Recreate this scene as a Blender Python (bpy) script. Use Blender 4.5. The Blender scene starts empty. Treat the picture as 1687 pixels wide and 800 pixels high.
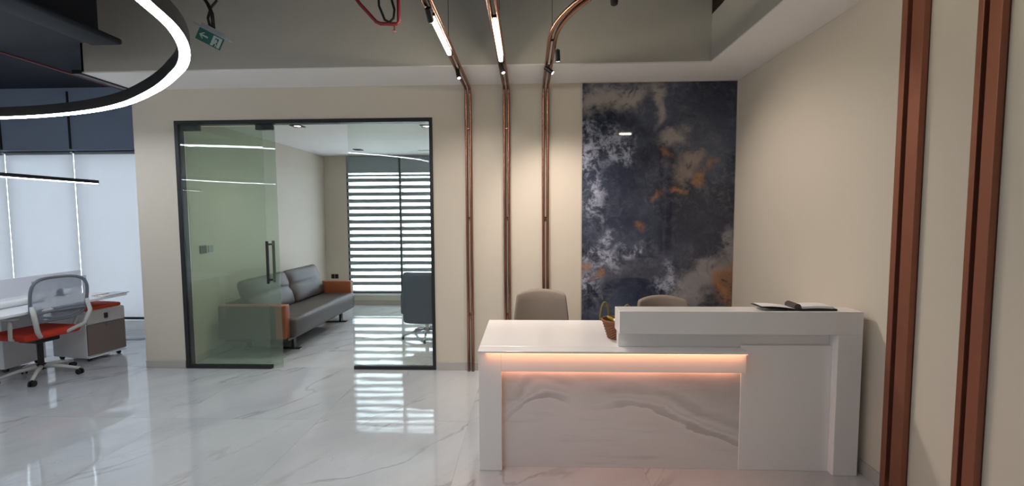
import bpy, bmesh, math, random
from mathutils import Vector, Matrix

random.seed(7)
scene = bpy.context.scene
C = scene.collection

# ------------------------------------------------------------------ camera
CAM_H, F_PX, YAW, PITCH, ROLL = 1.62, 723.0, 0.0348, 0.0623, -0.0053
fw = Vector((-math.sin(YAW) * math.cos(PITCH), math.cos(YAW) * math.cos(PITCH), -math.sin(PITCH)))
rt = Vector((math.cos(YAW), math.sin(YAW), 0))
up = rt.cross(fw)
r2 = math.cos(ROLL) * rt + math.sin(ROLL) * up
u2 = -math.sin(ROLL) * rt + math.cos(ROLL) * up
cam_d = bpy.data.cameras.new('camera')
cam_d.sensor_width = 36.0
cam_d.lens = F_PX / 1687.0 * 36.0
cam_d.clip_start = 0.02
cam = bpy.data.objects.new('camera', cam_d)
C.objects.link(cam)
M = Matrix.Identity(4)
for i in range(3):
    M[i][0], M[i][1], M[i][2] = r2[i], u2[i], -fw[i]
M[0][3], M[1][3], M[2][3] = 0, 0, CAM_H
cam.matrix_world = M
scene.camera = cam

# ------------------------------------------------------------------ world, exposure
W = bpy.data.worlds.new('sky'); scene.world = W; W.use_nodes = True
bg = W.node_tree.nodes['Background']
bg.inputs[0].default_value = (0.80, 0.90, 1.0, 1)
bg.inputs[1].default_value = 9.0
scene.view_settings.view_transform = 'Standard'
scene.view_settings.look = 'None'
scene.view_settings.exposure = 0.22
scene.view_settings.gamma = 1.0
scene.view_settings.use_curve_mapping = False
scene.cycles.use_denoising = True
scene.cycles.sample_clamp_indirect = 6.0
scene.cycles.caustics_reflective = False
scene.cycles.caustics_refractive = False
scene.cycles.max_bounces = 10
scene.cycles.transparent_max_bounces = 16

RING_POWER = 38.0        # cool pendant ring
BAR_POWER = 45.0         # warm bars on the copper pipes
DESK_LED = 13.0          # peach strip in the desk
SPOT_W = 64.0            # small heads on the copper pipes
DOWN_W = 25.0            # downlights of the glazed room

# ------------------------------------------------------------------ room numbers
YB, XR, ZS = 4.514, 2.088, 2.944        # back wall, right wall, soffit
XL, YR, ZT = -8.8, -4.4, 3.95           # left wall, wall behind, slab
YF = 6.1                                # office facade
YW, ZI = 7.9, 2.71                      # glazed room: far wall, ceiling
XI0, XI1 = -3.687, -0.70                # glazed room: side walls
XE = -4.113                             # left end of the back wall
GL, GR, GT = -3.668, -0.964, 2.621      # glazed opening

def L(c):
    c = c / 255.0
    return c / 12.92 if c <= 0.04045 else ((c + 0.055) / 1.055) ** 2.4
def rgb(r, g, b): return (L(r), L(g), L(b), 1.0)

# ------------------------------------------------------------------ materials
def mat(name, col, rough=0.5, metal=0.0, var=0.05, scale=6.0, spec=0.5, coat=0.0, bump=0.0, bscale=200.0):
    m = bpy.data.materials.new(name); m.use_nodes = True
    nt = m.node_tree; b = nt.nodes['Principled BSDF']
    b.inputs['Roughness'].default_value = rough
    b.inputs['Metallic'].default_value = metal
    b.inputs['Specular IOR Level'].default_value = spec
    b.inputs['Coat Weight'].default_value = coat
    b.inputs['Coat Roughness'].default_value = 0.05
    tc = nt.nodes.new('ShaderNodeNewGeometry')
    n = nt.nodes.new('ShaderNodeTexNoise'); n.inputs['Scale'].default_value = scale; n.inputs['Detail'].default_value = 4
    nt.links.new(tc.outputs['Position'], n.inputs['Vector'])
    mx = nt.nodes.new('ShaderNodeMix'); mx.data_type = 'RGBA'
    mx.inputs['A'].default_value = tuple(max(0, c * (1 - var)) for c in col[:3]) + (1,)
    mx.inputs['B'].default_value = tuple(min(1, c * (1 + var)) for c in col[:3]) + (1,)
    nt.links.new(n.outputs['Fac'], mx.inputs['Factor'])
    nt.links.new(mx.outputs['Result'], b.inputs['Base Color'])
    if bump:
        n2 = nt.nodes.new('ShaderNodeTexNoise'); n2.inputs['Scale'].default_value = bscale
        nt.links.new(tc.outputs['Position'], n2.inputs['Vector'])
        bp = nt.nodes.new('ShaderNodeBump'); bp.inputs['Strength'].default_value = bump; bp.inputs['Distance'].default_value = 0.002
        nt.links.new(n2.outputs['Fac'], bp.inputs['Height']); nt.links.new(bp.outputs['Normal'], b.inputs['Normal'])
    return m

def emit(name, col, strength):
    m = bpy.data.materials.new(name); m.use_nodes = True
    nt = m.node_tree; nt.nodes.clear()
    o = nt.nodes.new('ShaderNodeOutputMaterial'); e = nt.nodes.new('ShaderNodeEmission')
    e.inputs[0].default_value = tuple(col[:3]) + (1,); e.inputs[1].default_value = strength
    nt.links.new(e.outputs[0], o.inputs[0])
    return m

def glass(name, tint, ior=1.5, haze=0.0, hcol=(0.6, 0.66, 0.6)):
    m = bpy.data.materials.new(name); m.use_nodes = True
    nt = m.node_tree; nt.nodes.clear()
    o = nt.nodes.new('ShaderNodeOutputMaterial')
    t = nt.nodes.new('ShaderNodeBsdfTransparent'); t.inputs[0].default_value = tuple(math.sqrt(c) for c in tint) + (1,)
    g = nt.nodes.new('ShaderNodeBsdfGlossy'); g.inputs['Roughness'].default_value = 0.0
    fr = nt.nodes.new('ShaderNodeFresnel'); fr.inputs[0].default_value = ior
    mx = nt.nodes.new('ShaderNodeMixShader')
    geo = nt.nodes.new('ShaderNodeNewGeometry'); inv = nt.nodes.new('ShaderNodeMath'); inv.operation = 'SUBTRACT'; inv.inputs[0].default_value = 1.0
    mu = nt.nodes.new('ShaderNodeMath'); mu.operation = 'MULTIPLY'
    nt.links.new(geo.outputs['Backfacing'], inv.inputs[1]); nt.links.new(inv.outputs[0], mu.inputs[0]); nt.links.new(fr.outputs[0], mu.inputs[1])
    nt.links.new(mu.outputs[0], mx.inputs[0]); nt.links.new(t.outputs[0], mx.inputs[1]); nt.links.new(g.outputs[0], mx.inputs[2])
    last = mx
    if haze:  # diffuse veil put into the glass colour in place of the room's reflection
        dfu = nt.nodes.new('ShaderNodeBsdfDiffuse'); dfu.inputs[0].default_value = hcol + (1,)
        m2 = nt.nodes.new('ShaderNodeMixShader'); m2.inputs[0].default_value = haze
        nt.links.new(mx.outputs[0], m2.inputs[1]); nt.links.new(dfu.outputs[0], m2.inputs[2]); last = m2
    nt.links.new(last.outputs[0], o.inputs[0])
    return m

def cloth(name, col, trans, clear=0.0, dim=1.0):
    m = bpy.data.materials.new(name); m.use_nodes = True
    nt = m.node_tree; nt.nodes.clear()
    o = nt.nodes.new('ShaderNodeOutputMaterial')
    d = nt.nodes.new('ShaderNodeBsdfDiffuse'); d.inputs[0].default_value = col
    t = nt.nodes.new('ShaderNodeBsdfTranslucent'); t.inputs[0].default_value = tuple(c * dim for c in col[:3]) + (1,)
    mx = nt.nodes.new('ShaderNodeMixShader'); mx.inputs[0].default_value = trans
    nt.links.new(d.outputs[0], mx.inputs[1]); nt.links.new(t.outputs[0], mx.inputs[2])
    last = mx
    if clear:
        c = nt.nodes.new('ShaderNodeBsdfTransparent'); m2 = nt.nodes.new('ShaderNodeMixShader'); m2.inputs[0].default_value = clear
        nt.links.new(mx.outputs[0], m2.inputs[1]); nt.links.new(c.outputs[0], m2.inputs[2]); last = m2
    nt.links.new(last.outputs[0], o.inputs[0])
    return m

class NT:
    """small helper to write node maths"""
    def __init__(s, nt): s.nt = nt
    def set(s, sock, v):
        if hasattr(v, 'is_output'): s.nt.links.new(v, sock)
        else: sock.default_value = v
    def math(s, op, a, b=0.0, c=0.0, clamp=False):
        n = s.nt.nodes.new('ShaderNodeMath'); n.operation = op; n.use_clamp = clamp
        s.set(n.inputs[0], a); s.set(n.inputs[1], b); s.set(n.inputs[2], c); return n.outputs[0]
    def vmath(s, op, a, b=(0, 0, 0), out=0):
        n = s.nt.nodes.new('ShaderNodeVectorMath'); n.operation = op
        s.set(n.inputs[0], a); s.set(n.inputs[1], b)
        return n.outputs['Value'] if op in ('LENGTH', 'DOT_PRODUCT', 'DISTANCE') else n.outputs[0]
    def noise(s, v, scale, detail=4, rough=0.55, out='Fac', dist=0.0):
        n = s.nt.nodes.new('ShaderNodeTexNoise'); n.inputs['Scale'].default_value = scale
        n.inputs['Detail'].default_value = detail; n.inputs['Roughness'].default_value = rough; n.inputs['Distortion'].default_value = dist
        s.nt.links.new(v, n.inputs['Vector']); return n.outputs[out]
    def step(s, v, a, b, o0=0.0, o1=1.0):
        n = s.nt.nodes.new('ShaderNodeMapRange'); n.interpolation_type = 'SMOOTHSTEP'
        s.set(n.inputs[0], v); n.inputs[1].default_value = a; n.inputs[2].default_value = b
        n.inputs[3].default_value = o0; n.inputs[4].default_value = o1; return n.outputs[0]
    def mix(s, f, a, b):
        n = s.nt.nodes.new('ShaderNodeMix'); n.data_type = 'RGBA'
        s.set(n.inputs['Factor'], f); s.set(n.inputs['A'], a); s.set(n.inputs['B'], b); return n.outputs['Result']
    def mapping(s, v, rot=(0, 0, 0), scale=(1, 1, 1), loc=(0, 0, 0)):
        n = s.nt.nodes.new('ShaderNodeMapping'); s.nt.links.new(v, n.inputs[0])
        n.inputs['Rotation'].default_value = rot; n.inputs['Scale'].default_value = scale; n.inputs['Location'].default_value = loc
        return n.outputs[0]

def floor_marble():
    m = bpy.data.materials.new('white_marble_tile'); m.use_nodes = True
    nt = m.node_tree; b = nt.nodes['Principled BSDF']; N = NT(nt)
    geo = nt.nodes.new('ShaderNodeNewGeometry'); oi = nt.nodes.new('ShaderNodeObjectInfo')
    off = N.math('MULTIPLY', oi.outputs['Random'], 3.0)
    cx = nt.nodes.new('ShaderNodeCombineXYZ'); N.set(cx.inputs[2], off)
    p = N.vmath('ADD', geo.outputs['Position'], cx.outputs[0])
    p = N.mapping(p, rot=(0, 0, math.radians(-52)), scale=(1, 1, 1))
    p = N.mapping(p, scale=(0.55, 1.5, 1.0))
    n1 = N.noise(p, 1.1, 5, 0.55, dist=0.6)
    v1 = N.step(N.math('ABSOLUTE', N.math('SUBTRACT', n1, 0.5)), 0.0, 0.022, 1.0, 0.0)
    n2 = N.noise(p, 2.3, 6, 0.6, dist=0.9)
    v2 = N.step(N.math('ABSOLUTE', N.math('SUBTRACT', n2, 0.47)), 0.0, 0.016, 1.0, 0.0)
    msk = N.step(N.noise(p, 0.8, 2), 0.42, 0.62)
    cloud = N.step(N.noise(p, 1.4, 4), 0.35, 0.72)
    col = N.mix(cloud, rgb(198, 200, 203), rgb(184, 187, 192))
    col = N.mix(N.math('MULTIPLY', N.math('MULTIPLY', v2, msk), 0.30), col, rgb(160, 160, 162))
    col = N.mix(N.math('MULTIPLY', N.math('MULTIPLY', v1, N.step(N.noise(p, 1.7, 2), 0.42, 0.62)), 0.55), col, rgb(140, 138, 138))
    N.set(b.inputs['Base Color'], col)
    b.inputs['Roughness'].default_value = 0.045
    b.inputs['Specular IOR Level'].default_value = 0.8
    b.inputs['IOR'].default_value = 1.65
    w = N.noise(geo.outputs['Position'], 2.2, 2)
    bp = nt.nodes.new('ShaderNodeBump'); bp.inputs['Strength'].default_value = 0.10; bp.inputs['Distance'].default_value = 0.01
    nt.links.new(w, bp.inputs['Height']); nt.links.new(bp.outputs['Normal'], b.inputs['Normal'])
    return m

def desk_marble():
    m = bpy.data.materials.new('grey_wave_marble'); m.use_nodes = True
    nt = m.node_tree; b = nt.nodes['Principled BSDF']; N = NT(nt)
    geo = nt.nodes.new('ShaderNodeNewGeometry')
    sp = nt.nodes.new('ShaderNodeSeparateXYZ'); nt.links.new(geo.outputs['Position'], sp.inputs[0])
    # one flowing vein: its height along the panel, then bands above it
    cv = nt.nodes.new('ShaderNodeFloatCurve'); cu = cv.mapping.curves[0]
    KN = [(-.165, .27), (-.115, .314), (-.056, .366), (.002, .435), (.076, .463), (.196, .437), (.405, .371), (.543, .392), (.681, .394), (.831, .356), (1.007, .278), (1.176, .201), (1.348, .148)]
    tx = N.math('DIVIDE', N.math('ADD', sp.outputs[0], 0.2), 1.6, clamp=True)
    cu.points[0].location = ((KN[0][0] + .2) / 1.6, KN[0][1]); cu.points[1].location = ((KN[-1][0] + .2) / 1.6, KN[-1][1])
    for kx, kz in KN[1:-1]: cu.points.new((kx + .2) / 1.6, kz)
    cv.mapping.update(); N.set(cv.inputs['Value'], tx)
    wob = N.noise(N.mapping(geo.outputs['Position'], scale=(1.0, 1, 3.0)), 3.0, 5, 0.55)
    wob2 = N.noise(N.mapping(geo.outputs['Position'], rot=(0, .25, 0), scale=(0.7, 1, 7.0)), 2.6, 5, 0.6)
    h = N.math('SUBTRACT', sp.outputs[2], cv.outputs[0])
    h = N.math('ADD', h, N.math('MULTIPLY', N.math('SUBTRACT', wob, 0.5), 0.15))
    hh = N.math('ADD', N.math('MULTIPLY', h, 1.6), 0.5)
    r = nt.nodes.new('ShaderNodeValToRGB'); nt.links.new(hh, r.inputs[0])
    els = [(0.0, (224, 219, 218)), (0.30, (226, 221, 220)), (0.44, (222, 216, 215)), (0.492, (228, 224, 223)), (0.500, (181, 178, 178)), (0.545, (190, 185, 185)), (0.575, (226, 223, 222)), (0.60, (207, 204, 203)), (0.64, (222, 218, 216)), (0.70, (185, 181, 181)), (0.76, (196, 192, 191)), (0.80, (213, 209, 208)), (1.0, (188, 183, 182))]
    e = r.color_ramp.elements
    e[0].position, e[0].color = els[0][0], rgb(*els[0][1]); e[1].position, e[1].color = els[-1][0], rgb(*els[-1][1])
    for p, c in els[1:-1]:
        q = e.new(p); q.color = rgb(*c)
    fade = N.math('MULTIPLY', N.step(N.noise(geo.outputs['Position'], 2.4, 3), 0.30, 0.62), N.step(sp.outputs[0], -.16, .02, 0.25, 0.85))
    base_ = N.mix(N.step(h, -.05, .3), rgb(226, 221, 220), rgb(206, 202, 201))
    colm = N.mix(fade, base_, r.outputs[0])
    colm = N.mix(N.math('MULTIPLY', N.step(wob2, 0.52, 0.70), 0.22), colm, rgb(160, 157, 158))
    N.set(b.inputs['Base Color'], colm)
    b.inputs['Roughness'].default_value = 0.12
    return m

def stone_slab():
    m = bpy.data.materials.new('dark_blue_stone'); m.use_nodes = True
    nt = m.node_tree; b = nt.nodes['Principled BSDF']; N = NT(nt)
    geo = nt.nodes.new('ShaderNodeNewGeometry'); P = geo.outputs['Position']
    wc = N.noise(P, 2.6, 6, 0.62, out='Color')
    wv = N.vmath('MULTIPLY', N.vmath('SUBTRACT', wc, (0.5, 0.5, 0.5)), (0.55, 0.0, 0.55))
    pw = N.vmath('ADD', P, wv)
    fine = N.noise(P, 7.0, 9, 0.68, dist=0.8)
    big = N.noise(P, 1.7, 6, 0.6, dist=0.5)
    col = N.mix(N.step(big, 0.35, 0.66), rgb(40, 44, 56), rgb(72, 79, 97))
    col = N.mix(N.math('MULTIPLY', N.step(fine, 0.50, 0.70), 0.5), col, rgb(104, 108, 122))
    mott = N.noise(P, 14.0, 10, 0.75, dist=0.6)
    col = N.mix(N.math('MULTIPLY', N.step(mott, 0.46, 0.64), 0.42), col, rgb(106, 111, 124))
    col = N.mix(N.math('MULTIPLY', N.step(mott, 0.50, 0.36), 0.0), col, rgb(30, 33, 42))
    def blob(cx, cy, rx, ry, a=0.4, z=1.0):
        X = 0.549 + (cx - 37) / 515 * 1.54; Z = 2.94 - (cy - 32) / 325.0
        d = N.vmath('LENGTH', N.vmath('MULTIPLY', N.vmath('SUBTRACT', pw, (X, 0, Z)), (334.0 / rx, 0, 325.0 / ry)))
        return N.step(d, a, 1.25, 1.0, 0.0)
    def put(col, c, f, gain=1.0, tex=None, lo=0.4, hi=0.6):
        if tex is not None: f = N.math('MULTIPLY', f, N.step(tex, lo, hi))
        return N.mix(N.math('MULTIPLY', f, gain), col, rgb(*c))
    crack = N.noise(P, 9.0, 12, 0.76, dist=0.35)
    # darker blue fields
    for a in ((150, 340, 120, 110), (200, 480, 130, 70), (400, 500, 150, 120), (250, 700, 110, 90), (480, 100, 130, 110), (300, 250, 60, 80), (200, 170, 150, 40)):
        col = put(col, (40, 46, 66), blob(*a, a=0.0), 0.7)
    # pale tan clouds at the head of the slab
    for a in ((120, 70, 110, 45), (200, 60, 70, 60), (60, 90, 50, 50), (285, 100, 28, 70), (350, 200, 50, 40)):
        col = put(col, (158, 150, 146), blob(*a, a=0.2), 0.95, fine, 0.28, 0.52)
    # blue white crackle
    for a in ((60, 225, 85, 95), (80, 400, 50, 100), (140, 240, 70, 60), (110, 600, 80, 60), (50, 300, 35, 60), (190, 250, 45, 45), (130, 525, 30, 35), (210, 560, 45, 25), (325, 650, 30, 45), (310, 700, 70, 35), (60, 700, 60, 60), (360, 740, 90, 40)):
        col = put(col, (172, 178, 196), blob(*a, a=0.1), 1.0, crack, 0.45, 0.62)
    for a in ((430, 690, 90, 45), (480, 640, 60, 50), (530, 570, 30, 60), (390, 740, 80, 40)):
        col = put(col, (150, 146, 148), blob(*a), 0.8, fine, 0.25, 0.5)
    for a in ((375, 310, 55, 45), (400, 280, 50, 30)):
        col = put(col, (140, 126, 118), blob(*a), 0.8, fine, 0.30, 0.55)
    # rust
    for a, g in (((440, 340, 30, 26), 0.95), ((365, 372, 36, 16), 0.85), ((320, 255, 18, 26), 0.75), ((285, 385, 20, 20), 0.6), ((230, 490, 26, 20), 0.55), ((45, 635, 26, 22), 0.8), ((100, 662, 26, 16), 0.7), ((520, 700, 38, 90), 0.95), ((545, 640, 22, 60), 0.8), ((470, 300, 22, 26), 0.6)):
        col = put(col, (162, 114, 76), blob(*a, a=0.0), g, mott, 0.33, 0.50)
    N.set(b.inputs['Base Color'], col)
    b.inputs['Roughness'].default_value = 0.035
    b.inputs['Specular IOR Level'].default_value = 0.5
    return m

MT = {}
MT['wall'] = mat('cream_wall_paint', rgb(206, 197, 182), 0.5, var=0.02, scale=2)
MT['soffit'] = mat('white_ceiling_paint', rgb(244, 241, 238), 0.7, var=0.02)
MT['grey_fascia'] = mat('grey_bulkhead_paint', rgb(190, 186, 176), 0.8, var=0.03)
MT['slab'] = mat('dark_slab_paint', rgb(44, 48, 56), 0.9, var=0.1)
MT['duct'] = mat('navy_duct_paint', rgb(15, 22, 36), 0.7, var=0.1)
MT['office_wall'] = mat('blue_grey_spandrel', rgb(142, 158, 184), 0.6, var=0.03)
MT['tile'] = floor_marble()
MT['grout'] = mat('grey_grout', rgb(176, 174, 172), 0.8)
MT['skirt'] = mat('grey_skirting_tile', rgb(178, 174, 168), 0.25, var=0.05)
MT['desk'] = mat('white_solid_surface', rgb(240, 237, 236), 0.22, var=0.01)
MT['deskm'] = desk_marble()
MT['stone'] = stone_slab()
MT['pale_trim'] = mat('pale_metal_trim', rgb(205, 198, 190), 0.35, 0.3)
MT['copper'] = mat('polished_copper', rgb(168, 122, 104), 0.27, 1.0, var=0.05)
MT['bronze'] = mat('brown_copper_profile', rgb(150, 96, 76), 0.42, 0.55, var=0.08, scale=20)
MT['bronze_dark'] = mat('dark_groove', rgb(86, 50, 40), 0.5, 0.4)
MT['black'] = mat('black_metal', rgb(34, 34, 36), 0.4, 0.3)
MT['frame'] = mat('charcoal_frame', rgb(44, 46, 48), 0.45, 0.4)
MT['blackplastic'] = mat('black_plastic', rgb(24, 24, 26), 0.5)
MT['white'] = mat('white_laminate', rgb(232, 234, 238), 0.4, var=0.01)
MT['paper'] = mat('white_paper', rgb(240, 240, 240), 0.8, var=0.01)
MT['red'] = mat('red_pipe_paint', rgb(124, 34, 44), 0.4)
MT['orange'] = mat('orange_cushion', rgb(206, 74, 40), 0.8, var=0.08)
MT['redseat'] = mat('red_seat_fabric', rgb(196, 58, 40), 0.9, var=0.08, bump=0.2)
MT['cognac'] = mat('cognac_leather', rgb(146, 82, 52), 0.45, var=0.10, bump=0.15, bscale=120)
MT['sofagrey'] = mat('grey_leather', rgb(72, 67, 63), 0.42, var=0.08, bump=0.12, bscale=120)
MT['taupe'] = mat('taupe_fabric', rgb(126, 115, 105), 0.8, var=0.05, bump=0.2, bscale=400)
MT['bluechair'] = mat('slate_blue_fabric', rgb(50, 64, 86), 0.8, var=0.06, bump=0.2, bscale=300)
MT['chrome'] = mat('polished_aluminium', rgb(200, 202, 205), 0.2, 0.9)
MT['chairgrey'] = mat('pale_grey_plastic', rgb(198, 200, 196), 0.45)
MT['meshframe'] = mat('grey_plastic', rgb(112, 118, 128), 0.5)
MT['mesh'] = cloth('grey_mesh_fabric', rgb(150, 158, 172), 0.3, 0.35)
MT['brown'] = mat('brown_drawer_front', rgb(120, 106, 102), 0.5, var=0.05)
MT['paledrawer'] = mat('pale_drawer_front', rgb(190, 184, 182), 0.5, var=0.03)
MT['wicker'] = mat('woven_wicker', rgb(142, 92, 66), 0.8, var=0.25, scale=60)
MT['rope'] = mat('green_rope', rgb(128, 116, 62), 0.8, var=0.15, scale=60)
MT['yellow'] = mat('yellow_wrapper', rgb(196, 184, 74), 0.4, var=0.2, scale=40)
MT['shade'] = cloth('white_roller_fabric', rgb(238, 238, 240), 0.5, dim=0.56)
MT['slat'] = cloth('grey_blind_band', rgb(160, 168, 172), 0.35, dim=0.5)
MT['acrylic'] = cloth('white_divider_acrylic', rgb(244, 245, 250), 0.45)
MT['sheer'] = cloth('sheer_blind_voile', rgb(245, 248, 250), 0.5, 0.55)
MT['cassette'] = mat('grey_blind_cassette', rgb(146, 156, 164), 0.5)
MT['glass_fix'] = glass('clear_green_glass', (0.88, 0.93, 0.88), haze=0.03)
MT['glass_door'] = glass('green_tinted_glass', (0.68, 0.78, 0.70), haze=0.12, hcol=(0.48, 0.54, 0.43))
MT['glass_win'] = glass('window_glass', (0.92, 0.96, 0.97))
MT['signgreen'] = mat('exit_sign_green', rgb(24, 92, 84), 0.4)
MT['signwhite'] = mat('exit_sign_white', rgb(176, 190, 184), 0.5)
MT['ring_light'] = emit('cool_ring_diffuser', (0.86, 0.92, 1.0), RING_POWER)
MT['pend_light'] = emit('cool_pendant_diffuser', (0.88, 0.94, 1.0), 8.0)
MT['bar_light'] = emit('warm_bar_diffuser', (1.0, 0.90, 0.72), BAR_POWER)
MT['desk_led'] = emit('peach_led', (1.0, 0.40, 0.19), DESK_LED)
MT['desk_led_low'] = emit('peach_led_low', (1.0, 0.40, 0.22), DESK_LED * 1.4)
MT['down_lens'] = emit('downlight_lens', (1.0, 0.97, 0.9), 6.0)

# ------------------------------------------------------------------ builders
WM = {}
def mark(o, label=None, cat=None, group=None, kind=None):
    if label: o['label'] = label
    if cat: o['category'] = cat
    if group: o['group'] = group
    if kind: o['kind'] = kind
    return o
def empty(name, loc, label=None, cat=None, group=None, rz=0.0, kind=None):
    o = bpy.data.objects.new(name, None); C.objects.link(o)
    o.empty_display_size = 0.1
    o.location = loc; o.rotation_euler = (0, 0, rz)
    WM[o] = Matrix.Translation(loc) @ Matrix.Rotation(rz, 4, 'Z')
    return mark(o, label, cat, group, kind)
def obj(name, bm, m, parent=None, smooth=False, local=False, label=None, cat=None, group=None, kind=None):
    """links a bmesh (world coordinates unless local) as one mesh object"""
    bmesh.ops.recalc_face_normals(bm, faces=bm.faces)
    me = bpy.data.meshes.new(name); bm.to_mesh(me); bm.free()
    for mm in (m if isinstance(m, (list, tuple)) else [m]): me.materials.append(mm)
    if smooth:
        for p in me.polygons: p.use_smooth = True
        if smooth != 'all':
            try: me.set_sharp_from_angle(angle=math.radians(40))
            except Exception: pass
    o = bpy.data.objects.new(name, me); C.objects.link(o)
    if parent is not None:
        o.parent = parent
        if not local: me.transform(WM[parent].inverted())
        WM[o] = WM[parent]
    else:
        # origin at the base of the thing
        vs = [v.co for v in me.vertices]
        c = Vector(((min(v.x for v in vs) + max(v.x for v in vs)) / 2, (min(v.y for v in vs) + max(v.y for v in vs)) / 2, min(v.z for v in vs)))
        me.transform(Matrix.Translation(-c)); o.location = c
        WM[o] = Matrix.Translation(c)
    return mark(o, label, cat, group, kind)
def struct(name, bm, m, parent=None, label=None, **k):
    return obj(name, bm, m, parent, kind='structure', label=label, **k)
def B(): return bmesh.new()
def box(bm, x0, x1, y0, y1, z0, z1, T=None, mi=0):
    vs = [bm.verts.new((x, y, z)) for x in (x0, x1) for y in (y0, y1) for z in (z0, z1)]
    if T is not None:
        for v in vs: v.co = T @ v.co
    for f in ((0, 1, 3, 2), (4, 6, 7, 5), (0, 4, 5, 1), (2, 3, 7, 6), (0, 2, 6, 4), (1, 5, 7, 3)):
        fc = bm.faces.new([vs[i] for i in f]); fc.material_index = mi
    return bm
def bbox_bevel(x0, x1, y0, y1, z0, z1, r=0.004, seg=2):
    bm = B(); box(bm, x0, x1, y0, y1, z0, z1)
    bmesh.ops.bevel(bm, geom=bm.edges[:], offset=r, segments=seg, affect='EDGES', profile=0.5)
    return bm
def rbox(bm, c, s, r, n=(4, 4, 4), fn=None, T=None):
    """rounded box; fn warps a point given in unit half extents"""
    ax = []
    for k in range(3):
        h = s[k] / 2.0; rr = min(r, h * 0.999)
        a = [-h, -h + rr * 0.12, -h + rr * 0.4, -h + rr] + [(-h + rr) + (2 * h - 2 * rr) * i / n[k] for i in range(1, n[k])] + [h - rr, h - rr * 0.4, h - rr * 0.12, h]
        ax.append(a)
    def place(p):
        inn = Vector([max(-s[k] / 2 + min(r, s[k] / 2 * .999), min(s[k] / 2 - min(r, s[k] / 2 * .999), p[k])) for k in range(3)])
        d = Vector(p) - inn
        if d.length > 1e-9: d = d.normalized() * min(r, min(s) / 2 * .999) if max(abs(d[k]) for k in range(3)) > 1e-9 else d
        q = inn + d
        if fn: q = fn(q)
        q = q + Vector(c)
        return T @ q if T is not None else q
    cache = {}
    def vert(i, j, k):
        key = (i, j, k)
        if key not in cache: cache[key] = bm.verts.new(place((ax[0][i], ax[1][j], ax[2][k])))
        return cache[key]
    N0, N1, N2 = [len(a) - 1 for a in ax]
    def quad(a, b, c_, d):
        try: bm.faces.new((a, b, c_, d))
        except ValueError: pass
    for i in range(N0):
        for j in range(N1):
            for k in (0, N2): quad(vert(i, j, k), vert(i + 1, j, k), vert(i + 1, j + 1, k), vert(i, j + 1, k))
    for i in range(N0):
        for k in range(N2):
            for j in (0, N1): quad(vert(i, j, k), vert(i + 1, j, k), vert(i + 1, j, k + 1), vert(i, j, k + 1))
    for j in range(N1):
        for k in range(N2):
            for i in (0, N0): quad(vert(i, j, k), vert(i, j + 1, k), vert(i, j + 1, k + 1), vert(i, j, k + 1))
    return bm
def tube(bm, pts, r, seg=10, closed=False, cap=True, rad=None, ry=None):
    pts = [Vector(p) for p in pts]; n = len(pts); rings = []
    prev = None
    for i, p in enumerate(pts):
        a = pts[(i - 1) % n] if (closed or i > 0) else p
        b = pts[(i + 1) % n] if (closed or i < n - 1) else p
        t = (b - a).normalized()
        if prev is None:
            ref = Vector((0, 0, 1)) if abs(t.z) < 0.9 else Vector((1, 0, 0))
            u = t.cross(ref).normalized()
        else:
            u = (prev - t * prev.dot(t)).normalized()
        prev = u; v = t.cross(u)
        rr = rad[i] if rad else r
        r_y = ry if ry else rr
        rings.append([bm.verts.new(p + u * math.cos(2 * math.pi * k / seg) * rr + v * math.sin(2 * math.pi * k / seg) * r_y) for k in range(seg)])
    m = n if closed else n - 1
    for i in range(m):
        A, D = rings[i], rings[(i + 1) % n]
        for k in range(seg):
            bm.faces.new((A[k], A[(k + 1) % seg], D[(k + 1) % seg], D[k]))
    if cap and not closed:
        bm.faces.new(rings[0][::-1]); bm.faces.new(rings[-1])
    return bm
def cyl(bm, a, b, r, seg=16, r2=None):
    return tube(bm, [a, b], r, seg, rad=[r, r if r2 is None else r2])
def lathe(bm, prof, c, seg=24):
    rings = []
    for (r, z) in prof:
        rings.append([bm.verts.new((c[0] + r * math.cos(2 * math.pi * k / seg), c[1] + r * math.sin(2 * math.pi * k / seg), c[2] + z)) for k in range(seg)])
    for A, D in zip(rings, rings[1:]):
        for k in range(seg): bm.faces.new((A[k], A[(k + 1) % seg], D[(k + 1) % seg], D[k]))
    bm.faces.new(rings[0][::-1]); bm.faces.new(rings[-1])
    return bm
def copy_tree(o, parent=None):
    c = o.copy(); C.objects.link(c); c.parent = parent
    WM[c] = WM[o]
    for ch in list(o.children): copy_tree(ch, c)
    return c
def arc(c, r, a0, a1, n, fn): return [fn(c, r, a0 + (a1 - a0) * i / n) for i in range(n + 1)]
def lamp(kind, name, loc, energy, col, parent=None, target=None, **k):
    d = bpy.data.lights.new(name, kind); d.energy = energy; d.color = col
    for a, v in k.items(): setattr(d, a, v)
    o = bpy.data.objects.new(name, d); C.objects.link(o)
    o.location = loc
    if target is not None:
        o.rotation_euler = (Vector(target) - Vector(loc)).to_track_quat('-Z', 'Y').to_euler()
    if parent is not None:
        o.parent = parent; o.matrix_parent_inverse = WM[parent].inverted()
    return o

# ================================================================== THE SETTING
T = 0.15
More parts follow.
